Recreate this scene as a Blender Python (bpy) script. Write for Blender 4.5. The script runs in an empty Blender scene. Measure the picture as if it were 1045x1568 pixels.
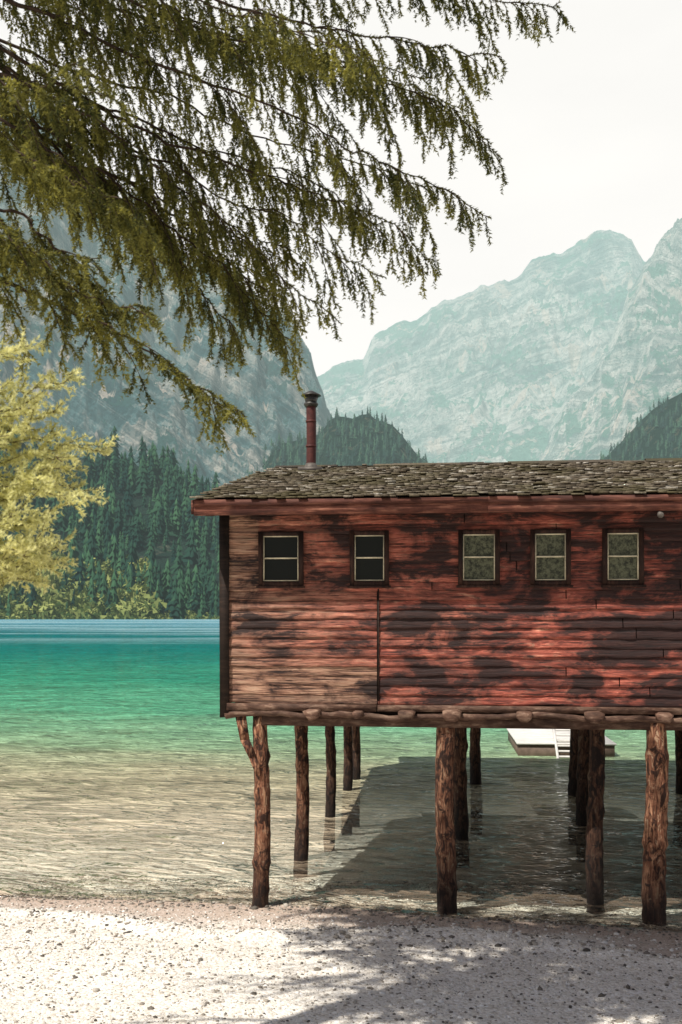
import bpy, math, random
import numpy as np
from mathutils import Vector
random.seed(7); rng=np.random.default_rng(7)
scene=bpy.context.scene
scene.view_settings.view_transform='Standard'; scene.view_settings.look='None'; scene.view_settings.exposure=0

# ---------------------------------------------------------------- helpers
def link(o,parent=None):
    scene.collection.objects.link(o)
    if parent: o.parent=parent
    return o
def empty(name,loc=(0,0,0),rz=0):
    o=bpy.data.objects.new(name,None); o.location=loc; o.rotation_euler=(0,0,rz); o.empty_display_size=.3
    return link(o)
def mesh_np(name,V,F,mat=None,parent=None,col=None,smooth=False):
    V=np.asarray(V,dtype=np.float32).reshape(-1,3); F=np.asarray(F,dtype=np.int32)
    k=F.shape[1]; me=bpy.data.meshes.new(name)
    me.vertices.add(len(V)); me.vertices.foreach_set('co',V.ravel())
    me.loops.add(F.size); me.loops.foreach_set('vertex_index',F.ravel())
    me.polygons.add(len(F)); me.polygons.foreach_set('loop_start',np.arange(0,F.size,k,dtype=np.int32))
    me.polygons.foreach_set('loop_total',np.full(len(F),k,dtype=np.int32))
    if smooth: me.polygons.foreach_set('use_smooth',np.ones(len(F),dtype=bool))
    me.update(calc_edges=True)
    if col is not None:
        a=me.color_attributes.new('tint','FLOAT_COLOR','POINT')
        c=np.ones((len(V),4),dtype=np.float32); c[:,:3]=col; a.data.foreach_set('color',c.ravel())
    if mat: me.materials.append(mat)
    return link(bpy.data.objects.new(name,me),parent)

class NT:
    def __init__(s,name,world=False):
        s.m=bpy.data.materials.new(name); s.m.use_nodes=True; s.t=s.m.node_tree; s.t.nodes.clear()
    def n(s,typ,ins=None,**props):
        nd=s.t.nodes.new(typ)
        for k,v in props.items(): setattr(nd,k,v)
        for k,v in (ins or {}).items():
            sock=nd.inputs[k]
            if isinstance(v,bpy.types.NodeSocket): s.t.links.new(v,sock)
            else: sock.default_value=v
        return nd
    def noise(s,vec,scale,detail=4,rough=.55,dist=0):
        return s.n('ShaderNodeTexNoise',{'Vector':vec,'Scale':scale,'Detail':detail,'Roughness':rough,'Distortion':dist}).outputs['Fac']
    def mapv(s,vec,scale=(1,1,1),loc=(0,0,0),rot=(0,0,0)):
        return s.n('ShaderNodeMapping',{'Vector':vec,'Scale':scale,'Location':loc,'Rotation':rot}).outputs[0]
    def ramp(s,fac,stops,interp='LINEAR'):
        nd=s.n('ShaderNodeValToRGB',{'Fac':fac}); e=nd.color_ramp.elements; nd.color_ramp.interpolation=interp
        while len(e)<len(stops): e.new(.5)
        for i,(p,c) in enumerate(stops):
            e[i].position=p
            e[i].color=(c,c,c,1) if not hasattr(c,'__len__') else (*c,1)
        return nd.outputs['Color']
    def mix(s,f,a,b,bt='MIX'):
        nd=s.n('ShaderNodeMix',data_type='RGBA',blend_type=bt)
        for i,v in ((0,f),(6,a),(7,b)):
            if isinstance(v,bpy.types.NodeSocket): s.t.links.new(v,nd.inputs[i])
            elif i==0: nd.inputs[0].default_value=v
            else: nd.inputs[i].default_value=(*v,1)
        return nd.outputs[2]
    def math(s,op,a,b=0.0,c=None,clamp=False):
        nd=s.n('ShaderNodeMath',{0:a,1:b},operation=op,use_clamp=clamp)
        if c is not None:
            if isinstance(c,bpy.types.NodeSocket): s.t.links.new(c,nd.inputs[2])
            else: nd.inputs[2].default_value=c
        return nd.outputs[0]
    def bump(s,h,strength=.5,dist=.02,normal=None):
        d={'Height':h,'Strength':strength,'Distance':dist}
        if normal: d['Normal']=normal
        return s.n('ShaderNodeBump',d).outputs[0]
    def out(s,sh): s.n('ShaderNodeOutputMaterial',{'Surface':sh}); return s.m
    def bsdf(s,col,rough=.7,normal=None,spec=.3,metal=0):
        d={'Base Color':col if isinstance(col,bpy.types.NodeSocket) else (*col,1),'Roughness':rough,'Specular IOR Level':spec,'Metallic':metal}
        if normal: d['Normal']=normal
        return s.n('ShaderNodeBsdfPrincipled',d).outputs[0]
    def pos(s): return s.n('ShaderNodeNewGeometry').outputs['Position']
    def obj(s): return s.n('ShaderNodeTexCoord').outputs['Object']
    def attr(s,name='tint'):
        a=s.n('ShaderNodeAttribute',attribute_name=name)
        sp=s.n('ShaderNodeSeparateColor',{'Color':a.outputs['Color']})
        return sp.outputs
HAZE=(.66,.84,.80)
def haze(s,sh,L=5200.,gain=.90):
    # aerial perspective painted on: haze-coloured emission mixed into the surface by distance
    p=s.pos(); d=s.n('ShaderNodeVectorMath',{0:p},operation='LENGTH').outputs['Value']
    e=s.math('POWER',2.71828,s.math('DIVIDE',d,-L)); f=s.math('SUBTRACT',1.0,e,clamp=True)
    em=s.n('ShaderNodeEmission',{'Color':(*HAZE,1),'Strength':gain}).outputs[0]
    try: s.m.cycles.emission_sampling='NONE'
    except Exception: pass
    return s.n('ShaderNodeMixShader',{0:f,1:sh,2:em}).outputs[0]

# numpy noise
def _h(ix,iy,seed):
    n=(ix.astype(np.int64)*374761393+iy.astype(np.int64)*668265263+seed*1442695041)&0x7fffffff
    n=((n^(n>>13))*1274126177)&0x7fffffff
    return ((n^(n>>16))&0xffff)/65535.0
def vn(x,y,seed=0):
    x=np.asarray(x,float); y=np.asarray(y,float)
    ix=np.floor(x); iy=np.floor(y); fx=x-ix; fy=y-iy; fx=fx*fx*(3-2*fx); fy=fy*fy*(3-2*fy)
    a=_h(ix,iy,seed);b=_h(ix+1,iy,seed);c=_h(ix,iy+1,seed);d=_h(ix+1,iy+1,seed)
    return (a*(1-fx)+b*fx)*(1-fy)+(c*(1-fx)+d*fx)*fy
def fbm(x,y,seed=0,o=5,ridged=False,g=.5):
    t=0;a=1;s=0
    for i in range(o):
        v=vn(x,y,seed+i*17)
        if ridged: v=1-abs(2*v-1)
        t=t+a*v; s+=a; a*=g; x=x*2.03+5.1; y=y*2.03+3.7
    return t/s

def grid_faces(nu,nv):
    i=np.arange(nu*nv).reshape(nu,nv)
    return np.stack([i[:-1,:-1],i[1:,:-1],i[1:,1:],i[:-1,1:]],-1).reshape(-1,4)

BOXF=np.array([[0,3,2,1],[4,5,6,7],[0,1,5,4],[1,2,6,5],[2,3,7,6],[3,0,4,7]])
class Acc:
    def __init__(s): s.V=[];s.F=[];s.C=[];s.n=0
    def add(s,V,F,c=(.5,.5,.5)):
        V=np.asarray(V,float); s.V.append(V); s.F.append(np.asarray(F)+s.n); s.n+=len(V)
        s.C.append(np.broadcast_to(np.asarray(c,float),(len(V),3)))
    def box(s,x0,x1,y0,y1,z0,z1,c=None,jit=0):
        V=np.array([[x0,y0,z0],[x1,y0,z0],[x1,y1,z0],[x0,y1,z0],[x0,y0,z1],[x1,y0,z1],[x1,y1,z1],[x0,y1,z1]],float)
        if jit: V+=rng.normal(0,jit,V.shape)
        s.add(V,BOXF,c if c is not None else (rng.random(),rng.random(),rng.random()))
    def tube(s,P,R,n=8,c=(.5,.5,.5),cap=True,wob=0):
        P=np.asarray(P,float); R=np.broadcast_to(R,(len(P),)); T=np.gradient(P,axis=0)
        T/=np.linalg.norm(T,axis=1,keepdims=True)+1e-9
        ref=np.array([0,0,1.]) if abs(T[0][2])<.9 else np.array([1.,0,0])
        A=np.cross(T,ref); A/=np.linalg.norm(A,axis=1,keepdims=True)+1e-9; B=np.cross(T,A)
        th=np.arange(n)*2*np.pi/n
        rr=R[:,None]*np.ones((1,n))
        if wob: rr=rr*(1+wob*rng.normal(0,1,(len(P),n)))
        V=P[:,None,:]+rr[...,None]*(np.cos(th)[None,:,None]*A[:,None,:]+np.sin(th)[None,:,None]*B[:,None,:])
        m=len(P); i=np.arange(m*n).reshape(m,n); j=np.roll(i,-1,1)
        F=np.stack([i[:-1],j[:-1],j[1:],i[1:]],-1).reshape(-1,4)
        V=V.reshape(-1,3)
        if cap:
            V=np.vstack([V,P[0],P[-1]]); a=m*n;b=a+1
            k=np.arange(n); k2=(k+1)%n
            F=np.vstack([F,np.stack([np.full(n,a),k2,k,np.full(n,a)],-1)[:,:4],np.stack([np.full(n,b),(m-1)*n+k,(m-1)*n+k2,np.full(n,b)],-1)])
        s.add(V,F,c)
    def obj(s,name,mat,parent=None,smooth=False):
        V=np.vstack(s.V);F=np.vstack(s.F);C=np.vstack(s.C)
        if F.shape[1]==4:
            deg=F[:,0]==F[:,3]
            if deg.any():
                q=F[~deg]; t=F[deg][:,:3]
                F=np.vstack([q[:,[0,1,2]],q[:,[0,2,3]],t])
        return mesh_np(name,V,F,mat,parent,C,smooth)

# ---------------------------------------------------------------- materials
def m_rock(name,dark,mid,light,veg,vegamt,L=5200,sc=1.0,tilt=.4,scree=(.70,.62,.52),gain=.9):
    s=NT(name); p=s.pos()
    st=s.noise(s.mapv(p,(.006*sc,.006*sc,.0032*sc)),1,11,.74,.4)
    fine=s.noise(s.mapv(p,(.05*sc,.05*sc,.035*sc)),1,6,.7)
    strata=s.noise(s.mapv(s.mapv(p,(1,1,1),(0,0,0),(0,tilt,0)),(.0030*sc,.0030*sc,.045*sc)),1,7,.68,.6)
    gul=s.noise(s.mapv(p,(.016*sc,.016*sc,.0016*sc)),1,7,.62,.5)
    c=s.ramp(st,[(.40,dark),(.48,mid),(.57,light)])
    c=s.mix(s.math('MULTIPLY',s.ramp(strata,[(.43,1.),(.49,0.)]),.6),c,dark)
    c=s.mix(s.math('MULTIPLY',s.ramp(strata,[(.52,0.),(.58,1.)]),.5),c,light)
    c=s.mix(s.math('MULTIPLY',s.ramp(fine,[(.42,1.),(.50,0.)]),.6),c,dark)
    nz=s.n('ShaderNodeSeparateXYZ',{0:s.n('ShaderNodeNewGeometry').outputs['Normal']}).outputs[2]
    vg=s.math('ADD',s.noise(s.mapv(p,(.0045*sc,.0045*sc,.006*sc)),1,10,.74),s.math('MULTIPLY',s.math('SUBTRACT',nz,.7),.30))
    c=s.mix(s.ramp(vg,[(.60-vegamt,0.),(.63-vegamt,.9)]),c,veg)
    c=s.mix(s.ramp(gul,[(.585,0.),(.63,.9)]),c,scree)
    h=s.math('ADD',s.math('ADD',s.math('MULTIPLY',fine,.45),st),s.math('MULTIPLY',strata,.5))
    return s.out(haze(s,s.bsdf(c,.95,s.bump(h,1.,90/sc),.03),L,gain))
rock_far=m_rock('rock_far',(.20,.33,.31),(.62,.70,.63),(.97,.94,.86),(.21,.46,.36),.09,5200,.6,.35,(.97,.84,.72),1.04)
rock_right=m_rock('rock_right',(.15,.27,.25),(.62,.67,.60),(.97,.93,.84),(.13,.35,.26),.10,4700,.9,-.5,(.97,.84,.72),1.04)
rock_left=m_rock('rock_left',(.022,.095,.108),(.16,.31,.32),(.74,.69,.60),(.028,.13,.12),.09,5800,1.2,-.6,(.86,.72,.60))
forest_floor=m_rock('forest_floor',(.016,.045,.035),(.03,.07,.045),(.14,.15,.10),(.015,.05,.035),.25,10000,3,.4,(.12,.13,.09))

def m_conifer(name,a,b,L=12000):
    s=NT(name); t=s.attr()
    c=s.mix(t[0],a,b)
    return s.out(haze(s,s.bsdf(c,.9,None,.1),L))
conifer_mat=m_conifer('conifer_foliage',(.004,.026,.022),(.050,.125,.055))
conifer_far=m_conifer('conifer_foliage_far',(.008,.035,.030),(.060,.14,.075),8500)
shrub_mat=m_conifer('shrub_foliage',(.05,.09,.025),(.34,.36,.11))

def m_ground():
    s=NT('beach_gravel'); p=s.pos()
    y=s.n('ShaderNodeSeparateXYZ',{0:p}).outputs
    big=s.noise(p,.9,5,.6); fine=s.noise(p,38,6,.7); mid=s.noise(p,5,5,.7)
    vor=s.n('ShaderNodeTexVoronoi',{'Vector':p,'Scale':34.,'Randomness':1.})
    vor2=s.n('ShaderNodeTexVoronoi',{'Vector':p,'Scale':75.,'Randomness':1.})
    sp=s.n('ShaderNodeSeparateColor',{'Color':vor.outputs['Color']}).outputs[0]
    c=s.ramp(sp,[(0,(.60,.53,.44)),(.3,(.82,.75,.65)),(.8,(.90,.84,.75)),(1,(.95,.91,.85))])
    c=s.mix(s.ramp(fine,[(.32,.75),(.43,0.)]),c,(.30,.25,.19))
    c=s.mix(s.ramp(big,[(.46,0.),(.70,.25)]),c,(.62,.54,.44))
    c=s.mix(s.ramp(mid,[(.56,0.),(.72,.4)]),c,(.46,.40,.32))
    zn=s.math('ADD',y[2],s.math('MULTIPLY',s.math('SUBTRACT',big,.5),.12))
    wet=s.ramp(s.n('ShaderNodeMapRange',{'Value':zn,'From Min':-.3,'From Max':.2}).outputs[0],[(0,0.),(.35,.2),(.6,1.),(.72,.75),(.82,0.)])
    c=s.mix(s.math('MULTIPLY',wet,.70),c,(.36,.22,.145))
    h=s.math('ADD',s.math('SUBTRACT',1.,vor.outputs['Distance']),s.math('MULTIPLY',s.math('SUBTRACT',1.,vor2.outputs['Distance']),.5))
    return s.out(s.bsdf(c,.9,s.bump(h,.65,.016),.2))
ground_mat=m_ground()
def m_pebble():
    s=NT('pebble_stone'); t=s.attr()
    c=s.ramp(t[0],[(0,(.07,.06,.05)),(.28,(.36,.31,.25)),(.6,(.68,.62,.54)),(1,(.90,.86,.80))])
    return s.out(s.bsdf(c,.8,None,.3))
pebble_mat=m_pebble()

def m_water():
    s=NT('lake_water'); p=s.pos(); xyz=s.n('ShaderNodeSeparateXYZ',{0:p}).outputs
    wob=s.noise(s.mapv(p,(.05,.12,.1)),1,4,.6)
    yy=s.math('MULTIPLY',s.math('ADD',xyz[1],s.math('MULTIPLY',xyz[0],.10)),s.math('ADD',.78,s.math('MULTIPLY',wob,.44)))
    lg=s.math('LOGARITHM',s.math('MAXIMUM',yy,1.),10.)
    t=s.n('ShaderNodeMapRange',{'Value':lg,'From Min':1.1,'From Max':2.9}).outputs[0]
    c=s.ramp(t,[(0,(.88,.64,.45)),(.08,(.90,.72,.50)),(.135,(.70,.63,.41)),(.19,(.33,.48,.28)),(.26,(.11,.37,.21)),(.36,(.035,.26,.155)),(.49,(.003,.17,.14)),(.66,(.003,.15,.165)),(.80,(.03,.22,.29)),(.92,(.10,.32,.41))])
    far_glints=s.noise(s.mapv(p,(.006,.05,1)),1,5,.65,.4)  # distant glints, painted as pale streaks into the lake colour
    c=s.mix(s.math('MULTIPLY',s.ramp(far_glints,[(.44,0.),(.60,1.)]),s.ramp(t,[(.5,0.),(.72,.75)])),c,(.46,.66,.70))
    op=s.ramp(t,[(0,.05),(.03,.15),(.07,.30),(.14,.58),(.22,.88),(.3,1.)])
    pr=s.mapv(p,(1,1,1),(0,0,0),(0,0,.30))
    w1=s.noise(s.mapv(pr,(1.15,3.0,1)),1.0,1.8,.5,1.8)
    w3=s.noise(s.mapv(s.mapv(p,(1,1,1),(0,0,0),(0,0,-.2)),(.30,.85,1)),1.0,3,.55,1.0)
    w4=s.noise(s.mapv(p,(.05,.20,1)),1.0,4,.6,.5)
    h=s.math('ADD',s.math('ADD',s.math('MULTIPLY',w1,.60),s.math('MULTIPLY',w3,.8)),s.math('MULTIPLY',w4,1.6))
    nb=s.bump(h,1.,.50)
    fr=s.n('ShaderNodeFresnel',{'IOR':1.33,'Normal':nb}).outputs[0]
    fr=s.math('MINIMUM',s.math('MULTIPLY',s.math('POWER',fr,1.5),1.5),s.ramp(t,[(0,.95),(.2,.8),(.35,.40),(.6,.30),(.8,.4)]))
    cr=s.math('ADD',s.math('MULTIPLY',w1,.6),s.math('MULTIPLY',w3,.4))
    ripple_light=s.ramp(cr,[(.36,.42),(.45,.75),(.54,1.05),(.61,1.45)])  # bright and dark ripple streaks, light painted into the water colour
    tr=s.n('ShaderNodeBsdfTransparent',{'Color':s.mix(1.,(.90,.94,.91),s.mix(.5,(1,1,1),ripple_light),'MULTIPLY')}).outputs[0]
    cc=s.mix(1.,c,ripple_light,'MULTIPLY')
    df=s.n('ShaderNodeBsdfDiffuse',{'Color':cc,'Normal':nb}).outputs[0]
    b=s.n('ShaderNodeMixShader',{0:op,1:tr,2:df}).outputs[0]
    gl=s.n('ShaderNodeBsdfGlossy',{'Color':(.95,.97,1,1),'Roughness':.04,'Normal':nb}).outputs[0]
    return s.out(s.n('ShaderNodeMixShader',{0:fr,1:b,2:gl}).outputs[0])
water_mat=m_water()

def m_siding():
    s=NT('weathered_red_siding'); o=s.obj(); t=s.attr()
    grain=s.noise(s.mapv(o,(2.2,30,40)),1,8,.68,.3)
    blot=s.noise(s.mapv(o,(1.0,1,2.2)),1.1,6,.65,.5)
    strk=s.noise(s.mapv(o,(2.6,1,15.)),1.3,6,.68,.8)
    red=s.ramp(strk,[(.34,(.10,.022,.016)),(.45,(.32,.060,.038)),(.55,(.62,.145,.092)),(.67,(.94,.42,.27))])
    grey=s.ramp(grain,[(.3,(.11,.062,.040)),(.5,(.38,.23,.145)),(.66,(.66,.45,.30))])
    c=s.mix(s.math('MULTIPLY',t[1],s.ramp(blot,[(.2,1.),(.8,.55)])),red,grey)
    c=s.mix(.08,c,grey)
    c=s.mix(s.ramp(grain,[(.38,.9),(.50,0.)]),c,(.026,.011,.008))
    x=s.n('ShaderNodeSeparateXYZ',{0:o}).outputs
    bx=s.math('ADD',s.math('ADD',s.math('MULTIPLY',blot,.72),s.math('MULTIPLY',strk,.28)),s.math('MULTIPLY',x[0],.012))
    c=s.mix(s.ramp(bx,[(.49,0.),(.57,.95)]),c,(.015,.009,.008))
    c=s.mix(s.math('MULTIPLY',s.math('SUBTRACT',1.,t[0]),.62),c,(.025,.011,.009))
    h=s.math('ADD',grain,s.math('MULTIPLY',strk,.8))
    return s.out(s.bsdf(c,.6,s.bump(h,.8,.014),.3))
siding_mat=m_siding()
def m_wood(name,a,b,c3,scale=(3,3,30),rough=.75,bs=.6,dist=.01):
    s=NT(name); o=s.obj(); t=s.attr()
    g=s.noise(s.mapv(o,scale),1,7,.65,.4); k=s.noise(o,2.3,4,.6,.6)
    c=s.ramp(g,[(.3,a),(.5,b),(.7,c3)])
    c=s.mix(s.ramp(k,[(.42,.0),(.62,.6)]),c,a)
    c=s.mix(s.math('MULTIPLY',s.math('SUBTRACT',1.,t[0]),.5),c,a)
    return s.out(s.bsdf(c,rough,s.bump(g,bs,dist),.25))
fascia_mat=m_wood('fascia_wood',(.035,.013,.010),(.17,.058,.038),(.42,.18,.115),(3,20,26))
dark_wood=m_wood('dark_wood',(.012,.008,.006),(.035,.020,.014),(.08,.046,.030),(3,12,20))
beam_mat=m_wood('beam_wood',(.035,.018,.012),(.17,.09,.060),(.44,.29,.20),(6,20,20))
casing_mat=m_wood('window_casing_wood',(.012,.006,.005),(.045,.020,.013),(.12,.055,.036),(20,20,6))
def m_post():
    s=NT('log_post_bark'); o=s.obj(); t=s.attr()
    g=s.noise(s.mapv(o,(30,30,4.0)),1,8,.7,.6)
    k=s.noise(s.mapv(o,(9,9,5)),1,6,.68,1.2)
    c=s.ramp(g,[(.34,(.028,.012,.007)),(.5,(.23,.092,.050)),(.64,(.56,.30,.17))])
    c=s.mix(s.ramp(k,[(.50,0.),(.56,.9)]),c,(.024,.012,.009))
    c=s.mix(s.ramp(k,[(.36,.7),(.41,0.)]),c,(.62,.43,.27))
    z=s.n('ShaderNodeSeparateXYZ',{0:s.pos()}).outputs[2]
    wt=s.n('ShaderNodeMapRange',{'Value':s.math('ADD',z,s.math('MULTIPLY',k,.5)),'From Min':.35,'From Max':1.2,'To Min':.88,'To Max':0.}).outputs[0]
    c=s.mix(wt,c,(.018,.013,.011))
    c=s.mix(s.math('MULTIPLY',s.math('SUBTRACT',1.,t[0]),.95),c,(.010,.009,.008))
    return s.out(s.bsdf(c,.8,s.bump(s.math('ADD',g,k),1.,.025),.25))
post_mat=m_post()
def m_shingle():
    s=NT('wood_shingle'); o=s.obj(); t=s.attr()
    g=s.noise(s.mapv(o,(40,5,20)),1,5,.6); k=s.noise(o,1.1,5,.65)
    c=s.ramp(t[0],[(0,(.035,.027,.019)),(.35,(.12,.093,.062)),(.75,(.23,.19,.14)),(1,(.56,.51,.43))])
    c=s.mix(s.ramp(g,[(.35,.7),(.55,0.)]),c,(.04,.032,.022))
    c=s.mix(s.ramp(k,[(.45,0.),(.62,.6)]),c,(.095,.082,.034))
    return s.out(s.bsdf(c,.85,s.bump(g,.5,.008),.25))
shingle_mat=m_shingle()
def simple(name,col,rough=.6,metal=0,spec=.4,nscale=9,amt=.35):
    s=NT(name); o=s.obj(); n=s.noise(o,nscale,6,.65)
    d=tuple(v*.45 for v in col)
    c=s.mix(s.math('MULTIPLY',s.ramp(n,[(.35,1.),(.6,0.)]),amt*2),col,d)
    return s.out(s.bsdf(c,rough,s.bump(n,.2,.004),spec,metal))
frame_mat=simple('window_frame_paint',(.78,.69,.48),.6)
chim_mat=simple('rusty_red_pipe',(.10,.026,.020),.6,.1)
cap_mat=simple('galvanised_cap',(.09,.085,.075),.45,.6)
metal_mat=simple('grey_metal',(.14,.12,.10),.6,.3)
deck_mat=simple('pale_deck_boards',(.74,.71,.66),.7,0,.3,3,.15)
pontoon_mat=simple('pontoon_brown',(.16,.11,.08),.7)
lampglass=simple('lamp_lens',(.16,.14,.12),.4)
def m_glass():
    s=NT('window_glass'); o=s.obj(); n=s.noise(o,22,6,.75)
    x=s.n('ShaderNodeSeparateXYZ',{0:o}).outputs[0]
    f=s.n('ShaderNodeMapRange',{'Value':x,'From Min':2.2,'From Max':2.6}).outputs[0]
    c=s.mix(s.math('MULTIPLY',s.ramp(n,[(.40,.15),(.6,1.)]),f),(.007,.009,.007),(.13,.135,.08))  # grey-green tree reflections painted into the panes from the third window on
    return s.out(s.bsdf(c,.35,s.bump(n,.05,.004),.18))
glass_mat=m_glass()
def m_needles(name,a,b,tr,tw):
    s=NT(name); t=s.attr()
    c=s.mix(t[0],a,b)
    d=s.bsdf(c,.6,None,.25)
    tl=s.n('ShaderNodeBsdfTranslucent',{'Color':s.mix(t[0],tuple(x*.35 for x in tr),tr)}).outputs[0]
    return s.out(s.n('ShaderNodeMixShader',{0:tw,1:d,2:tl}).outputs[0])
needle_mat=m_needles('spruce_needles',(.016,.034,.014),(.22,.215,.055),(.58,.52,.10),.38)
needle_young=m_needles('young_spruce_needles',(.50,.50,.18),(.88,.85,.42),(.95,.92,.46),.5)
def m_bark():
    s=NT('spruce_bark'); p=s.pos(); n=s.noise(s.mapv(p,(30,30,12)),1,6,.65)
    c=s.ramp(n,[(.3,(.02,.014,.010)),(.6,(.08,.053,.037)),(.8,(.18,.12,.085))])
    return s.out(s.bsdf(c,.9,s.bump(n,.7,.01),.15))
bark_mat=m_bark()

# ---------------------------------------------------------------- ground
def shore(x):
    x=np.asarray(x,float); return 12.75-.12*x-.13*np.maximum(x,0)+.34*(fbm(x*.45,0*x,5,3)-.5)
def ground_z(x,y):
    x=np.asarray(x,float); y=np.asarray(y,float); xs=np.clip(x,-60,12); d=shore(xs)-y
    b=np.where(d>0, .075*d+.0035*d*d*(d<25)+ (d>=25)*(.0035*625), np.maximum(.11*d,-22))
    bumps=(fbm(x*.8,y*.8,3,4)-.5)*.12+(fbm(x*4,y*4,9,3)-.5)*.04
    b=b+bumps*np.clip(np.abs(d)*.8+.15,0,1)*(np.abs(d)<60)
    b=b+.07*np.exp(-((d-1.3+.3*np.sin(x*1.3))/.22)**2)
    far=np.clip((y-640)/80,0,1)
    return b*(1-far)+far*1.0
tx=np.linspace(-8.1,8.1,420); gx=1+2.6*np.sinh(tx)
ty=np.linspace(-4.0,8.0,420); gy=11+2.4*np.sinh(ty)
X,Y=np.meshgrid(gx,gy,indexing='ij')
mesh_np('ground',np.stack([X,Y,ground_z(X,Y)],-1),grid_faces(len(gx),len(gy)),ground_mat,smooth=True)
mesh_np('lake_water',[[-5000,6,0],[5000,6,0],[5000,1500,0],[-5000,1500,0]],[[0,1,2,3]],water_mat)

t=(1+5**.5)/2
ico=np.array([[-1,t,0],[1,t,0],[-1,-t,0],[1,-t,0],[0,-1,t],[0,1,t],[0,-1,-t],[0,1,-t],[t,0,-1],[t,0,1],[-t,0,-1],[-t,0,1]],float); ico/=np.linalg.norm(ico[0])
icoF=np.array([[0,11,5],[0,5,1],[0,1,7],[0,7,10],[0,10,11],[1,5,9],[5,11,4],[11,10,2],[10,7,6],[7,1,8],[3,9,4],[3,4,2],[3,2,6],[3,6,8],[3,8,9],[4,9,5],[2,4,11],[6,2,10],[8,6,7],[9,8,1]])
N=26000
px=rng.uniform(-4.5,6,N); py=6.5+8.5*rng.random(N)**.85
sz=.006+.012*rng.random(N)**2.2+.02*(rng.random(N)<.05)*rng.random(N)
dd=shore(px)-py; band=(np.abs(dd-1.3)<.4)|(np.abs(dd)<.35); sz*=np.where(band,1.35,1)
sc=np.stack([sz*rng.uniform(.8,1.4,N),sz*rng.uniform(.8,1.4,N),sz*rng.uniform(.45,.8,N)],-1)
V=ico[None]*(1+.18*rng.normal(0,1,(N,12,1)))*sc[:,None,:]
V+=np.stack([px,py,ground_z(px,py)+sz*.15],-1)[:,None,:]
F=icoF[None]+(np.arange(N)*12)[:,None,None]
tn=rng.random(N)*np.where(np.abs(dd)<.4,.4,1)
mesh_np('beach_pebbles',V.reshape(-1,3),F.reshape(-1,3),pebble_mat,col=np.repeat(tn,12)[:,None]*np.ones(3))

# ---------------------------------------------------------------- mountains
def mountain(name,prof,Y0,Y1,Y2,mat,amp=.10,p=1.15,seed=1,nu=420,ny=190,umin=-.95,umax=.95,base=-6,jag=.004,fs=1.):
    prof=np.array(prof,float); u=np.linspace(umin,umax,nu); e=np.interp(u,prof[:,0],prof[:,1])
    e=e+jag*(fbm(u*40,u*0,seed,5,True)-.5)*2
    Yv=np.concatenate([np.linspace(Y0,Y1,ny),np.linspace(Y1,Y2,24)[1:]])
    U,YY=np.meshgrid(u,Yv,indexing='ij'); C=(3.75+e*Y1)[:,None]
    s=(YY-Y0)/(Y1-Y0)
    sw=s+ .07*(fbm(U*18,YY/700,seed+3,5)-.5)*np.clip(s*(1-s)*4,0,1)
    z=np.where(s<=1,C*np.clip(sw,0,1.2)**p,C*(1-.9*(s-1)*(Y1-Y0)/(Y2-Y1)*1.0))
    XX=U*YY
    wx=(fbm(XX/300,YY/300,seed+50,3)-.5)*.8
    r=fbm(XX/(Y1*.10)*fs+wx,YY/(Y1*.26)*fs+wx,seed+7,7,True,.6)
    win=np.clip(s*1.15,0,1)*np.clip((1-s)*5,.06,1)
    z=z+amp*C*(r-.60)*win*1.9+base*(1-np.clip(s*4,0,1))
    o=mesh_np(name,np.stack([XX,YY,z],-1),grid_faces(nu,len(Yv)),mat,smooth=False)
    return XX,YY,z,s,U
mountain('far_mountain',[(-.9,.2),(-.1,.2),(-.028,.232),(-.005,.245),(.022,.255),(.031,.275),(.051,.288),(.084,.299),(.117,.315),(.143,.329),(.169,.334),(.192,.353),(.228,.368),(.255,.377),(.27,.387),(.283,.380),(.291,.373),(.304,.352),(.40,.33),(.9,.3)],1900,4000,6000,rock_far,.24,1.15,11,700,280,umin=-.3,umax=.8,jag=.007)
mountain('right_mountain',[(-.9,.0),(.12,.02),(.184,.14),(.222,.205),(.268,.268),(.304,.352),(.343,.396),(.45,.47),(.6,.44),(.95,.40)],1200,2800,4200,rock_right,.24,1.1,23,560,260,umin=0.0,umax=.9,jag=.010)
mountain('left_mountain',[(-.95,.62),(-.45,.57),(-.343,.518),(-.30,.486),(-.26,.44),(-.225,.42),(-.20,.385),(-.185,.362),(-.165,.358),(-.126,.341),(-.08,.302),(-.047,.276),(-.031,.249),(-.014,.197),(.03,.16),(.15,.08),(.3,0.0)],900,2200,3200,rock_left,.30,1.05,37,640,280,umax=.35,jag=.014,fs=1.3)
hill=mountain('forest_hill',[(-.6,.12),(-.2,.13),(-.09,.155),(-.054,.172),(-.02,.182),(-.008,.198),(.015,.195),(.025,.203),(.04,.190),(.05,.190),(.078,.160),(.096,.140),(.15,.115),(.3,.05),(.6,.02)],950,1500,1900,forest_floor,.06,1.0,41,240,80)
rspur=mountain('forest_spur',[(.1,.0),(.19,.08),(.248,.140),(.281,.172),(.314,.205),(.343,.222),(.45,.28),(.95,.3)],1000,1600,2100,forest_floor,.06,1.0,43,200,80,umin=.08)
lslope=mountain('left_forest_slope',[(-.95,.22),(-.45,.19),(-.343,.175),(-.28,.158),(-.22,.155),(-.17,.135),(-.126,.105),(-.07,.07),(.05,.05),(.3,.03),(.95,.03)],690,1020,1400,forest_floor,.12,1.1,47,260,90)

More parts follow.
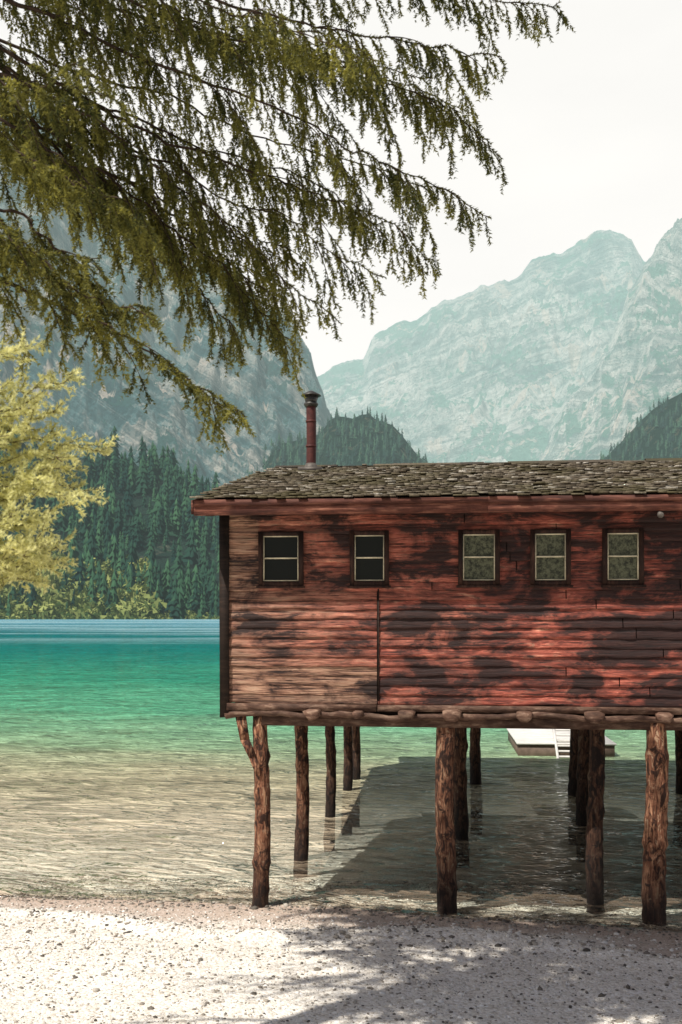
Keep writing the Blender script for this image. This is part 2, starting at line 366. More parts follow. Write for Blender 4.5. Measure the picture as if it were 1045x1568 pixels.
def conifer_proto(seed,layers=7,pts=6):
    r=np.random.default_rng(seed); V=[];F=[];n=0
    for k in range(layers):
        f=k/layers; zb=.08+.86*f; zt=min(1.0,zb+.20-.05*f); R=.18*(1-f)**.85+.016
        ang=np.arange(2*pts)*np.pi/pts+r.random()*3
        rad=R*np.where(np.arange(2*pts)%2==0,1,.45)*(1+.35*r.normal(0,1,2*pts))
        ring=np.stack([np.cos(ang)*rad,np.sin(ang)*rad,zb-.04*np.where(np.arange(2*pts)%2==0,1,-.3)+r.normal(0,.012,2*pts)],-1)
        V.append(ring); V.append([[r.normal(0,.006),r.normal(0,.006),zt]])
        i=np.arange(2*pts); F.append(np.stack([n+i,n+(i+1)%(2*pts),np.full(2*pts,n+2*pts)],-1)); n+=2*pts+1
    return np.vstack(V),np.vstack(F)
protos=[conifer_proto(i) for i in range(6)]
def forest(name,g,n,smin,smax,hmin,hmax,umin,umax,mat,seed,fn=None):
    XX,YY,Z,S,U=g; r=np.random.default_rng(seed)
    idx=np.argwhere((S>smin)&(S<smax)&(U>umin)&(U<umax))
    pick=idx[r.integers(0,len(idx),n)]
    Vs=[];Fs=[];Cs=[];k=0
    for a,b in pick:
        if fn and not fn(XX[a,b],YY[a,b],r): continue
        v,f=protos[r.integers(0,6)]; h=hmin+(hmax-hmin)*r.random()**1.6; w=h*r.uniform(.75,1.25); th=r.random()*6.28
        c,s_=math.cos(th),math.sin(th)
        x=v[:,0]*c-v[:,1]*s_; y=v[:,0]*s_+v[:,1]*c
        P=np.stack([x*w+XX[a,b]+r.uniform(-4,4),y*w+YY[a,b]+r.uniform(-3,3),v[:,2]*h+Z[a,b]-1.5],-1)
        Vs.append(P);Fs.append(f+k);k+=len(P)
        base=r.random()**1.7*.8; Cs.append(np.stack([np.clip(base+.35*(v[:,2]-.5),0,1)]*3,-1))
    mesh_np(name,np.vstack(Vs),np.vstack(Fs),mat,col=np.vstack(Cs))
clear=lambda x,y,r: vn(x/45,y/40,5)>.40 or r.random()<.10
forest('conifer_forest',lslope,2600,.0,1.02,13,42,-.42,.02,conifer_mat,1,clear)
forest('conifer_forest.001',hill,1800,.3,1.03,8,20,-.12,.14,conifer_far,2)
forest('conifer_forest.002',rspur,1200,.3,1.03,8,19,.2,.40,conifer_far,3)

def shrubs():
    XX,YY,Z,S,U=lslope; r=np.random.default_rng(4)
    idx=np.argwhere((S>.0)&(S<.25)&(U>-.40)&(U<-.19)); V=[];C=[]
    idx2=np.argwhere((S>.0)&(S<.06)&(U>-.42)&(U<.02))
    for j,(ids,n,h0) in enumerate(((idx,330,15),(idx2,130,6))):
        for a,b in ids[r.integers(0,len(ids),n)]:
            h=h0*r.uniform(.5,1.2); m=90
            d=r.normal(0,1,(m,3)); d/=np.linalg.norm(d,axis=1,keepdims=True); d*=r.uniform(.6,1,(m,1)); d[:,2]=np.abs(d[:,2])
            c=np.array([XX[a,b]+r.uniform(-3,3),YY[a,b]-8,Z[a,b]+.5])+d*np.array([h*.6,h*.6,h])
            tri=c[:,None,:]+r.normal(0,h*.11,(m,3,3)); V.append(tri.reshape(-1,3))
            bc=r.random()*.7; C.append(np.repeat(np.clip(bc+.5*d[:,2]-.1+r.normal(0,.1,m),0,1),3))
    V=np.vstack(V);C=np.concatenate(C)
    mesh_np('shoreline_shrubs',V,np.arange(len(V)).reshape(-1,3),shrub_mat,col=C[:,None]*np.ones(3))
shrubs()

# ---------------------------------------------------------------- boathouse
AL=math.radians(6.0); HX,HY=-1.42,12.7
house=empty('boathouse',(HX,HY,0),-AL)
ca,sa=math.cos(AL),math.sin(AL)
def loc(x,y): dx,dy=x-HX,y-HY; return dx*ca-dy*sa, dx*sa+dy*ca
LEN,DEP=14.5,10.6; ZB,ZT=2.62,5.0
wins=[(.43,.91),(1.59,1.99),(2.94,3.36),(3.82,4.22),(4.69,5.09),(5.95,6.37),(7.2,7.6),(8.4,8.8),(9.7,10.1),(11,11.4)]
WZ0,WZ1=4.15,4.745
def siding(name,L,nrow,side='front',windows=()):
    H=(ZT-ZB)/nrow; xs=np.linspace(0,L,int(L/.04)+1); prof_y=np.array([.0,-.028,-.036,-.032,-.023,-.012]); prof_z=np.array([-.004,-.008,.003,.030,.080,H+.006])
    Vs=[];Fs=[];Cs=[];k=0
    for j in range(nrow):
        z0=ZB+j*H; zc=z0+H*.5
        wob=(fbm(xs*2.2,xs*0+j*7.3,21,4)-.5); w2=(fbm(xs*6,xs*0+j*3.1,31,3)-.5)
        y=prof_y[None,:]*(1+.7*wob[:,None])+w2[:,None]*.012*np.array([0,1,1,1,1,.3])
        z=z0+prof_z[None,:]+ (wob*.045+w2*.018)[:,None]*np.array([1,1,1,.6,.2,0])
        flat=(xs<1.9) if zc<3.05 else np.zeros_like(xs,bool)
        ya=np.where(flat[:,None],prof_y*np.array([1,.6,.55,.55,.6,.9]),y)
        V=np.stack([np.repeat(xs[:,None],6,1),ya,z],-1)
        joints=[1.9] if zc<4.1 else []
        q=1.9 if zc<4.1 else 0
        while q<L: q+=rng.uniform(2.2,4.2); joints.append(q)
        seg=np.searchsorted(joints,xs); tb=rng.random(40)*.75+.25; tg=rng.random(40)
        g=np.clip(.75-.40*xs,0,.75)+.25*tg[seg]*(xs<3.2)
        if zc<3.05: g=np.where(xs<1.9,1.,g)
        if zc>4.1: g=np.where(xs<.38,1.,g*.6)
        C=np.stack([tb[seg],g,wob+.5],-1)
        i=np.arange(len(xs)*6).reshape(len(xs),6)
        Fq=np.stack([i[:-1,:-1],i[1:,:-1],i[1:,1:],i[:-1,1:]],-1)
        keep=np.ones(len(xs)-1,bool); xm=(xs[1:]+xs[:-1])/2
        for a,b in windows:
            if WZ0-.02<zc<WZ1+.02: keep&=~((xm>a-.01)&(xm<b+.01))
        for jn in joints:
            kk=np.argmin(abs(xm-jn))
            if kk+1<len(xs) : V[kk+1,:,0]=V[kk,:,0]+.012
            keep[kk]=False
        Fs.append(Fq[keep].reshape(-1,4)+k); Vs.append(V.reshape(-1,3)); Cs.append(np.repeat(C,6,0)); k+=V.shape[0]*6
    return np.vstack(Vs),np.vstack(Fs),np.vstack(Cs)
V,F,C=siding('front',LEN,20,'front',wins)
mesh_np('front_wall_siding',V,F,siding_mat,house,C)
V,F,C=siding('gable',DEP,20)
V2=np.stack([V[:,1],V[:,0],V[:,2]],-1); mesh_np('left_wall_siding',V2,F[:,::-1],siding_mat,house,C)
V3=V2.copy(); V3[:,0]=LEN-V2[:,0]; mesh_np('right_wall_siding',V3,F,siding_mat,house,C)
A=Acc()
def wallstrip(z0,z1,x0,x1): A.box(x0,x1,.012,.07,z0,z1,(0,0,0))
wallstrip(ZB,WZ0-.03,0,LEN); wallstrip(WZ1+.03,ZT,0,LEN)
prev=0
for a,b in wins: wallstrip(WZ0-.03,WZ1+.03,prev,a-.02); prev=b+.02
wallstrip(WZ0-.03,WZ1+.03,prev,LEN)
A.box(.02,.07,.072,DEP,ZB,ZT,(0,0,0)); A.box(LEN-.07,LEN-.02,.072,DEP,ZB,ZT,(0,0,0)); A.box(.075,LEN-.075,DEP-.06,DEP,ZB,ZT,(0,0,0))
A.box(.02,LEN-.02,.02,DEP,2.475,2.60,(.2,0,0))
A.obj('wall_frame_and_floor',dark_wood,house)
A=Acc(); A.box(-.115,.0,-.065,.05,2.44,5.0,(.15,0,0),.004); A.box(-.115,-.01,.06,.16,2.44,5.0,(.1,0,0),.003)
A.box(LEN,LEN+.1,-.06,.1,2.44,5.0)
A.box(1.893,1.908,-.046,-.025,2.66,4.06,(.3,0,0),.002)
A.obj('corner_boards',dark_wood,house)
W=Acc();Fm=Acc();G=Acc()
for a,b in wins:
    o=.045
    for (x0,x1,z0,z1) in ((a-o,a+.012,WZ0-o,WZ1+o),(b-.012,b+o,WZ0-o,WZ1+o),(a+.0125,b-.0125,WZ1-.008,WZ1+o),(a+.0125,b-.0125,WZ0-o-.015,WZ0+.012)):
        W.box(x0,x1,-.082,.02,z0,z1,(rng.random(),0,0),.002)
    W.box(a-.07,b+.07,-.10,-.0825,WZ0-.075,WZ0-.046,(.6,0,0),.002)
    x0,x1,z0,z1=a+.014,b-.014,WZ0+.014,WZ1-.010; w=.013
    Fm.box(x0,x0+w,-.062,-.02,z0,z1,(.5,.5,.5)); Fm.box(x1-w,x1,-.062,-.02,z0,z1,(.5,.5,.5))
    Fm.box(x0+w,x1-w,-.062,-.02,z0,z0+w,(.5,.5,.5)); Fm.box(x0+w,x1-w,-.062,-.02,z1-w,z1,(.5,.5,.5))
    zm=(z0+z1)/2-.005; Fm.box(x0+w,x1-w,-.066,-.018,zm,zm+.018,(.5,.5,.5))
    G.add([[x0,-.03,z0],[x1,-.03,z0],[x1,-.03,z1],[x0,-.03,z1]],[[0,1,2,3]])
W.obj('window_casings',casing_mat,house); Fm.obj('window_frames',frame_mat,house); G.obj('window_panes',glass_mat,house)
EY,EZ=-.50,5.15; RY,RZ=5.4,6.38; SL=(RZ-EZ)/(RY-EY); XL,XR=-.33,LEN+.4; BY=RY+(RY-EY)
R=Acc()
th=.06
def slab(y0,z0,y1,z1):
    R.add([[XL,y0,z0-th],[XR,y0,z0-th],[XR,y1,z1-th],[XL,y1,z1-th],[XL,y0,z0],[XR,y0,z0],[XR,y1,z1],[XL,y1,z1]],BOXF,(.3,0,0))
slab(EY,EZ,RY,RZ); slab(RY+.001,RZ,BY,EZ)
for x in np.arange(-.2,LEN+.3,.78):
    R.add([[x,EY+.03,EZ-.20],[x+.09,EY+.03,EZ-.20],[x+.09,.0,EZ-.12],[x,.0,EZ-.12],[x,EY+.03,EZ-.07],[x+.09,EY+.03,EZ-.07],[x+.09,.0,EZ+.0],[x,.0,EZ+.0]],BOXF,(.2,0,0))
R.obj('roof_deck',dark_wood,house)
T=Acc()
for x in (.0,LEN-.03):
    T.add([[x,0,5.0],[x,DEP,5.0],[x,RY,RZ-.08],[x+.03,0,5.0],[x+.03,DEP,5.0],[x+.03,RY,RZ-.08]],[[0,1,2,0],[3,5,4,3],[0,2,5,3],[1,4,5,2]],(.5,.3,.5))
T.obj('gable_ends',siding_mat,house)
Fa=Acc(); x=XL
while x<XR:
    w=min(rng.uniform(2.4,4.2),XR-x); Fa.box(x,x+w-.006,EY-.035,EY-.002,EZ-.195,EZ-.045,(rng.uniform(.4,1),0,0),.006)
    Fa.box(x,x+w-.004,EY-.055,EY-.036,EZ-.075,EZ-.008,(rng.uniform(0,.4),0,0),.006); x+=w
def rake(x0,x1,y0,z0,y1,z1):
    Fa.add([[x0,y0,z0-.18],[x1,y0,z0-.18],[x1,y1,z1-.18],[x0,y1,z1-.18],[x0,y0,z0-.01],[x1,y0,z0-.01],[x1,y1,z1-.01],[x0,y1,z1-.01]],BOXF,(.4,0,0))
rake(XL-.035,XL-.002,EY-.03,EZ,RY,RZ); rake(XL-.035,XL-.002,RY+.001,RZ,BY,EZ)
rake(XR+.002,XR+.035,EY-.03,EZ,RY,RZ)
Fa.obj('eave_fascia',fascia_mat,house)
nrm=np.array([0,-SL,1]);nrm/=np.linalg.norm(nrm); up=np.array([0,1,SL]);up/=np.linalg.norm(up); ex=np.array([1.,0,0])
slen=math.hypot(RY-EY,RZ-EZ); SV=[];SC=[]
for back in (0,1):
    exposure=.17 if not back else .3; nr=int(slen/exposure)+1
    for r in range(nr):
        x=XL-.03+rng.uniform(-.05,0)
        while x<XR+.03:
            w=rng.uniform(.07,.16) if not back else .4
            s0=-.05+r*exposure+rng.normal(0,.024); L=.30 if r<nr-2 else max(.08,slen-s0-.01)
            lift=.028+rng.uniform(0,.020)+(.022 if rng.random()<.06 else 0); t0=rng.uniform(.010,.020); sk=rng.normal(0,.02)
            cor=[]
            for (dx,ds,dh) in ((0,0,lift-t0),(w-.006,0,lift-t0),(w-.006,L,.001),(0,L,.001),(0,0,lift+rng.uniform(0,.012)),(w-.006,0,lift+rng.uniform(0,.012)),(w-.006,L,.012),(0,L,.012)):
                q=ex*(x+dx+sk*ds)+up*(s0+ds)+nrm*dh+np.array([0,EY,EZ])
                if back: q[1]=2*RY-q[1]
                cor.append(q)
            SV.append(cor); SC.append(np.clip(rng.normal(.5,.26),0,1)); x+=w
SV=np.array(SV); n=len(SV)
mesh_np('roof_shingles',SV.reshape(-1,3),(BOXF[None]+(np.arange(n)*8)[:,None,None]).reshape(-1,4),shingle_mat,house,np.repeat(SC,8)[:,None]*np.ones(3))
A=Acc(); x=XL
while x<XR:
    w=rng.uniform(.3,.8); d=rng.normal(0,.012); A.add([[x,RY-.14,RZ+.02],[x+w,RY-.14,RZ+.02],[x+w,RY,RZ+.065+d],[x,RY,RZ+.065+d],[x,RY+.14,RZ+.02],[x+w,RY+.14,RZ+.02]],[[0,1,2,3],[3,2,5,4]],(rng.random()*.5,0,0)); x+=w
A.obj('ridge_boards',shingle_mat,house)
cx,cy=.42,4.62; zr=EZ+SL*(cy-EY)
A=Acc(); zz=np.linspace(zr-.1,7.38,14); A.tube(np.stack([cx+.006*np.sin(zz*3),np.full(14,cy),zz],-1),.085,16)
for z in (zr+.42,zr+.85): A.tube([[cx,cy,z],[cx,cy,z+.03]],.094,16)
A.obj('chimney_pipe',chim_mat,house,True)
A=Acc(); A.tube([[cx,cy,7.33],[cx,cy,7.37],[cx,cy,7.39],[cx,cy,7.42]],[.1,.125,.125,.10],14)
for k in range(4):
    a=k*math.pi/2+.4; A.box(cx+.095*math.cos(a)-.008,cx+.095*math.cos(a)+.008,cy+.095*math.sin(a)-.008,cy+.095*math.sin(a)+.008,7.42,7.53)
A.tube([[cx,cy,7.525],[cx,cy,7.54],[cx,cy,7.60],[cx,cy,7.62]],[.175,.17,.06,.012],16)
A.tube([[cx,cy,7.36],[cx,cy,7.52]],[.075,.13],14)
A.obj('chimney_cap',cap_mat,house)
A=Acc(); A.box(cx-.2,cx+.2,cy-.22,cy+.2,zr-.02,zr+.055,None,.004); A.tube([[cx,cy,zr],[cx,cy,zr+.14]],[.15,.09],14); A.obj('chimney_flashing',metal_mat,house)
A=Acc(); x=-.02
for x0,x1 in ((-.02,1.88),(1.89,5.6),(5.61,10),(10.01,LEN)):
    A.box(x0,x1,-.075,.03,2.53,2.615,(rng.uniform(.5,1),0,0),.006)
A.box(.42,LEN-.2,-.02,.2,2.33,2.47,(.2,0,0),.006)
for yy in (2.6,5.7,8.4,10.3): A.box(-.02,LEN,yy,yy+.2,2.33,2.47,(.15,0,0),.006)
A.obj('sill_beams',beam_mat,house)
A=Acc()
for pxl,r in ((480,.085),(548,.06),(622,.085),(690,.10),(800,.085),(905,.095),(1012,.085),(1110,.08),(1220,.08),(1340,.09),(1460,.08),(1600,.09)):
    u=(pxl-522)/1524; t_=(12.7*u+1.42)/(ca+u*sa); tone=rng.uniform(.5,1)
    # hand-hewn joist end: flat-topped, rounded below, a little crooked
    cs=np.array([[-1.15,.55],[-.7,.78],[.7,.74],[1.15,.5],[1.05,-.2],[.55,-.72],[-.5,-.75],[-1.1,-.15]])*r*(1+.08*rng.normal(0,1,(8,2)))
    ys=[-.22,-.20,.0,.6]; V=[];m=len(cs)
    for i,yv in enumerate(ys):
        f=.86 if i==0 else 1
        for a_ in cs: V.append([t_+a_[0]*f+.01*i,yv,2.495+a_[1]*f])
    V.append([t_,ys[0]-.004,2.495]); F=[]
    for i in range(3):
        for j in range(m): F.append([i*m+j,i*m+(j+1)%m,(i+1)*m+(j+1)%m,(i+1)*m+j])
    for j in range(m): F.append([4*m,(j+1)%m,j,4*m])
    A.add(V,F,(tone,0,0))
n=60; xs=np.linspace(-.05,LEN,n*2); P=np.stack([xs,np.full(len(xs),-.04),2.475+.018*np.sin(xs*2.1)+.014*np.sin(xs*5.3)+.006*rng.normal(0,1,len(xs))],-1)
A.tube(P,.045,7,(.35,0,0),True,.16)
A.obj('joist_ends',beam_mat,house)
def post(A,x,y,r,lean=(0,0),tone=.9,top=2.45):
    lx,ly=loc(x,y); n=34; z=np.linspace(-1.4 if y>13.5 else -.5,top,n); f=(top-z)/top
    rad=r*(.88+.14*f)*(1+.03*rng.normal(0,1,n))
    for k in rng.integers(2,n-2,6): rad[k]*=1.10
    P=np.stack([lx+lean[0]*f+.018*np.sin(z*2.2+x),ly+lean[1]*f+.014*np.cos(z*1.7+y),z],-1)
    A.tube(P,rad,16,(tone,0,0),True,.035)
A=Acc()
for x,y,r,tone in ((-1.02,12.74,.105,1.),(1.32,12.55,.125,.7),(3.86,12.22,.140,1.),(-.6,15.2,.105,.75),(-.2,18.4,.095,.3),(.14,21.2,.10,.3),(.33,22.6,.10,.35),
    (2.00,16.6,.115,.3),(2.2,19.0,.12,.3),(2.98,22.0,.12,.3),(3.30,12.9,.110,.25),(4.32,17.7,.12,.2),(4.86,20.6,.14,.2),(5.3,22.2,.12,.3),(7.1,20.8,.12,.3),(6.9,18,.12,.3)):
    post(A,x,y,r,(0,0),tone,2.46 if y<13 else 2.34)
for i in range(3):
    for j,dy in enumerate((0,2.6,5.6,8.5)):
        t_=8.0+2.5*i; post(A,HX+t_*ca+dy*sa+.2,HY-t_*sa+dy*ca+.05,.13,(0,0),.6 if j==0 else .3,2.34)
A.obj('log_posts',post_mat,house,True)
A=Acc(); lx,ly=loc(-1.02,12.74)
P=np.array([[lx-.25,ly-.10,2.46],[lx-.19,ly-.12,2.15],[lx-.08,ly-.125,1.92],[lx+.0,ly-.12,1.70]])
for i in range(3):
    a,b=P[i],P[i+1]; hw=.065-.008*i; hw2=.065-.008*(i+1)
    A.add([[a[0]-hw,a[1]-.02,a[2]],[a[0]+hw,a[1]-.02,a[2]],[a[0]+hw,a[1]+.03,a[2]],[a[0]-hw,a[1]+.03,a[2]],[b[0]-hw2,b[1]-.02,b[2]],[b[0]+hw2,b[1]-.02,b[2]],[b[0]+hw2,b[1]+.03,b[2]],[b[0]-hw2,b[1]+.03,b[2]]],BOXF,(1,0,0))
A.box(lx-.42,lx+.15,ly-.10,ly+.1,2.47,2.515,(.2,0,0),.004)
A.obj('post_brace',post_mat,house)
A=Acc(); u=(1012-522)/1524; t_=(12.3*u+1.42)/(ca+u*sa)
A.box(t_-.012,t_+.012,EY+.0,EY+.03,4.90,4.95,(.5,.5,.5)); A.tube([[t_,EY-.0,4.93],[t_,EY-.05,4.91],[t_,EY-.08,4.90]],[.022,.034,.038],12); A.obj('floodlight',metal_mat,house)
A=Acc(); A.tube([[t_,EY-.08,4.90],[t_,EY-.09,4.893]],[.034,.032],12); A.obj('floodlight_lens',lampglass,house)

dock=empty('floating_dock',(6.05,27.0,0),-math.radians(5))
A=Acc(); A.box(-1.3,1.2,-.8,2.6,-.15,.30,(.5,0,0)); A.obj('pontoon',pontoon_mat,dock)
A=Acc()
for i in range(24): A.box(-1.34,1.24,-.84+i*.145,-.84+i*.145+.138,.304,.35,(.5,.5,.5),.002)
A.obj('deck_boards',deck_mat,dock)
A=Acc()
for i in range(6): A.box(-.28,.52,-1.2+i*.16,-1.09+i*.16,.02+i*.12,.06+i*.12,(.5,.5,.5))
for x in (-.32,.54):
    A.add([[x-.03,-1.3,-.12],[x+.03,-1.3,-.12],[x+.03,-.2,.72],[x-.03,-.2,.72],[x-.03,-1.3,-.02],[x+.03,-1.3,-.02],[x+.03,-.2,.82],[x-.03,-.2,.82]],BOXF)
A.obj('boarding_steps',deck_mat,dock)

# ---------------------------------------------------------------- spruce boughs
class Bough:
    def __init__(s,r): s.r=r; s.wood=Acc(); s.nv=[]; s.nc=[]
    def needles(s,P,length,width,per,bright,ang=.9):
        r=s.r; seg=np.linalg.norm(np.diff(P,axis=0),axis=1); L=seg.sum(); n=max(5,int(L*per))
        cum=np.concatenate([[0],np.cumsum(seg)])/L; t=np.sort(r.random(n)); t[-3:]=1
        C=np.stack([np.interp(t,cum,P[:,k]) for k in range(3)],-1)
        T=np.stack([np.interp(t,cum,np.gradient(P[:,k])) for k in range(3)],-1); T/=np.linalg.norm(T,axis=1,keepdims=True)+1e-9
        D=r.normal(0,1,(n,3)); D-=T*(D*T).sum(1,keepdims=True); D/=np.linalg.norm(D,axis=1,keepdims=True)+1e-9
        D[:,2]+=.12
        d=T*.75+D*ang; d/=np.linalg.norm(d,axis=1,keepdims=True)
        w=np.cross(d,r.normal(0,1,(n,3))); w/=np.linalg.norm(w,axis=1,keepdims=True)+1e-9
        ll=length*r.uniform(.7,1.15,(n,1))
        V=np.stack([C-w*width*.5,C+w*width*.5,C+d*ll+w*width*.12],1)
        s.nv.append(V.reshape(-1,3)); s.nc.append(np.repeat(np.clip(bright+r.normal(0,.15,n),0,1),3))
    def curve(s,p,d,L,n,droop,jit=.12):
        P=[np.array(p,float)]; d=np.array(d,float); d/=np.linalg.norm(d)
        for i in range(n):
            d=d+np.array([0,0,-droop/n])+s.r.normal(0,jit/n**.5,3)*.5; d/=np.linalg.norm(d); P.append(P[-1]+d*L/n)
        return np.array(P)
    def limb(s,pts,r0,r1,t0=.1,step=.075,sl=(.55,.2),tert=.055,tl=(.07,.17),nl=.017,nw=.0032,per=330,droop=1.1,bright=.4,side=.75,subs=0,subl=(.9,.3),hang=.25,raw=False):
        r=s.r; pts=np.array(pts,float)
        if raw: P=pts; k=len(P)
        else:
            m=len(pts); k=60; tt=np.linspace(0,m-1,k)
            P=np.stack([np.interp(tt,np.arange(m),pts[:,j]) for j in range(3)],-1)
            for _ in range(6): P[1:-1]=(P[:-2]+2*P[1:-1]+P[2:])/4
            wv=np.cumsum(r.normal(0,.012,(k,3)),0); wv-=np.linspace(0,1,k)[:,None]*wv[-1]; P+=wv
        f_=np.linspace(0,1,k); s.wood.tube(P,r1+(r0-r1)*(1-f_)**1.8,5,(.5,.5,.5),False)
        L=np.linalg.norm(np.diff(P,axis=0),axis=1).sum(); n=int(L/step)
        for q_ in range(subs):
            f=t0+(.93-t0)*(q_+r.random())/subs; a=int(f*(k-1)); T=P[min(a+2,k-1)]-P[max(a-2,0)]; T/=np.linalg.norm(T)
            S=np.cross(T,[0,0,1]); S/=np.linalg.norm(S)+1e-9; sg=1 if q_%2 else -1
            l=(subl[0]*(1-f)+subl[1])*r.uniform(.7,1.25)
            Q=s.curve(P[a],T*r.uniform(.5,1.)+S*sg*r.uniform(.25,.9)+np.array([0,0,r.uniform(-.6,.1)]),l,16,r.uniform(.4,1.1),.2)
            s.limb(Q,.0045,.0018,t0=.06,step=step,sl=(sl[0]*.55,sl[1]),tert=tert,tl=tl,nl=nl,nw=nw,per=per,droop=droop,bright=np.clip(bright+r.normal(0,.18),0,1),side=side,hang=hang,raw=True)
        for i in range(n):
            f=(i+r.random()*.6)/n
            if f<t0: continue
            q=f*(k-1); a=int(q); b=min(a+1,k-1); p=P[a]+(P[b]-P[a])*(q-a)
            w_=max(1,k//25); T=P[min(a+w_,k-1)]-P[max(a-w_,0)]; T/=np.linalg.norm(T)+1e-9
            S=np.cross(T,[0,0,1]); S/=np.linalg.norm(S)+1e-9; sg=1 if i%2 else -1
            d=T*r.uniform(.35,.9)+S*sg*side*r.uniform(.3,1.1)+np.array([0,0,r.uniform(-.5,.1)-hang])
            l=(sl[0]*(1-f)**.7+sl[1])*r.uniform(.5,1.2)
            Q=s.curve(p,d,l,6,droop*r.uniform(.5,1.4))
            s.wood.tube(Q,np.linspace(.0026,.0011,7),3,(.5,.5,.5),False)
            br=np.clip(bright+r.normal(0,.22),0,1)
            s.needles(Q,nl,nw,per,br)
            nt=int(l/tert)
            for j in range(1,nt+1):
                g=(j+r.random()*.5)/(nt+1); qa=g*6; a2=min(int(qa),5); pp=Q[a2]+(Q[a2+1]-Q[a2])*(qa-a2)
                T2=Q[a2+1]-Q[a2]; T2/=np.linalg.norm(T2)+1e-9; S2=np.cross(T2,r.normal(0,1,3)); S2/=np.linalg.norm(S2)+1e-9
                tl_=r.uniform(*tl)*(1.15-.5*g)
                Q2=s.curve(pp,T2*.85+S2*.65+np.array([0,0,-.2]),tl_,2,droop*.4)
                s.needles(Q2,nl,nw,per,np.clip(br+r.normal(0,.12)+.12*g,0,1))
        s.needles(P[-max(2,k//3):],nl,nw,per,bright)
    def finish(s,name,parent,nm):
        s.wood.obj('branches',bark_mat,parent)
        V=np.vstack(s.nv); c=np.concatenate(s.nc)
        mesh_np('needles',V,np.arange(len(V)).reshape(-1,3),nm,parent,c[:,None]*np.ones(3))

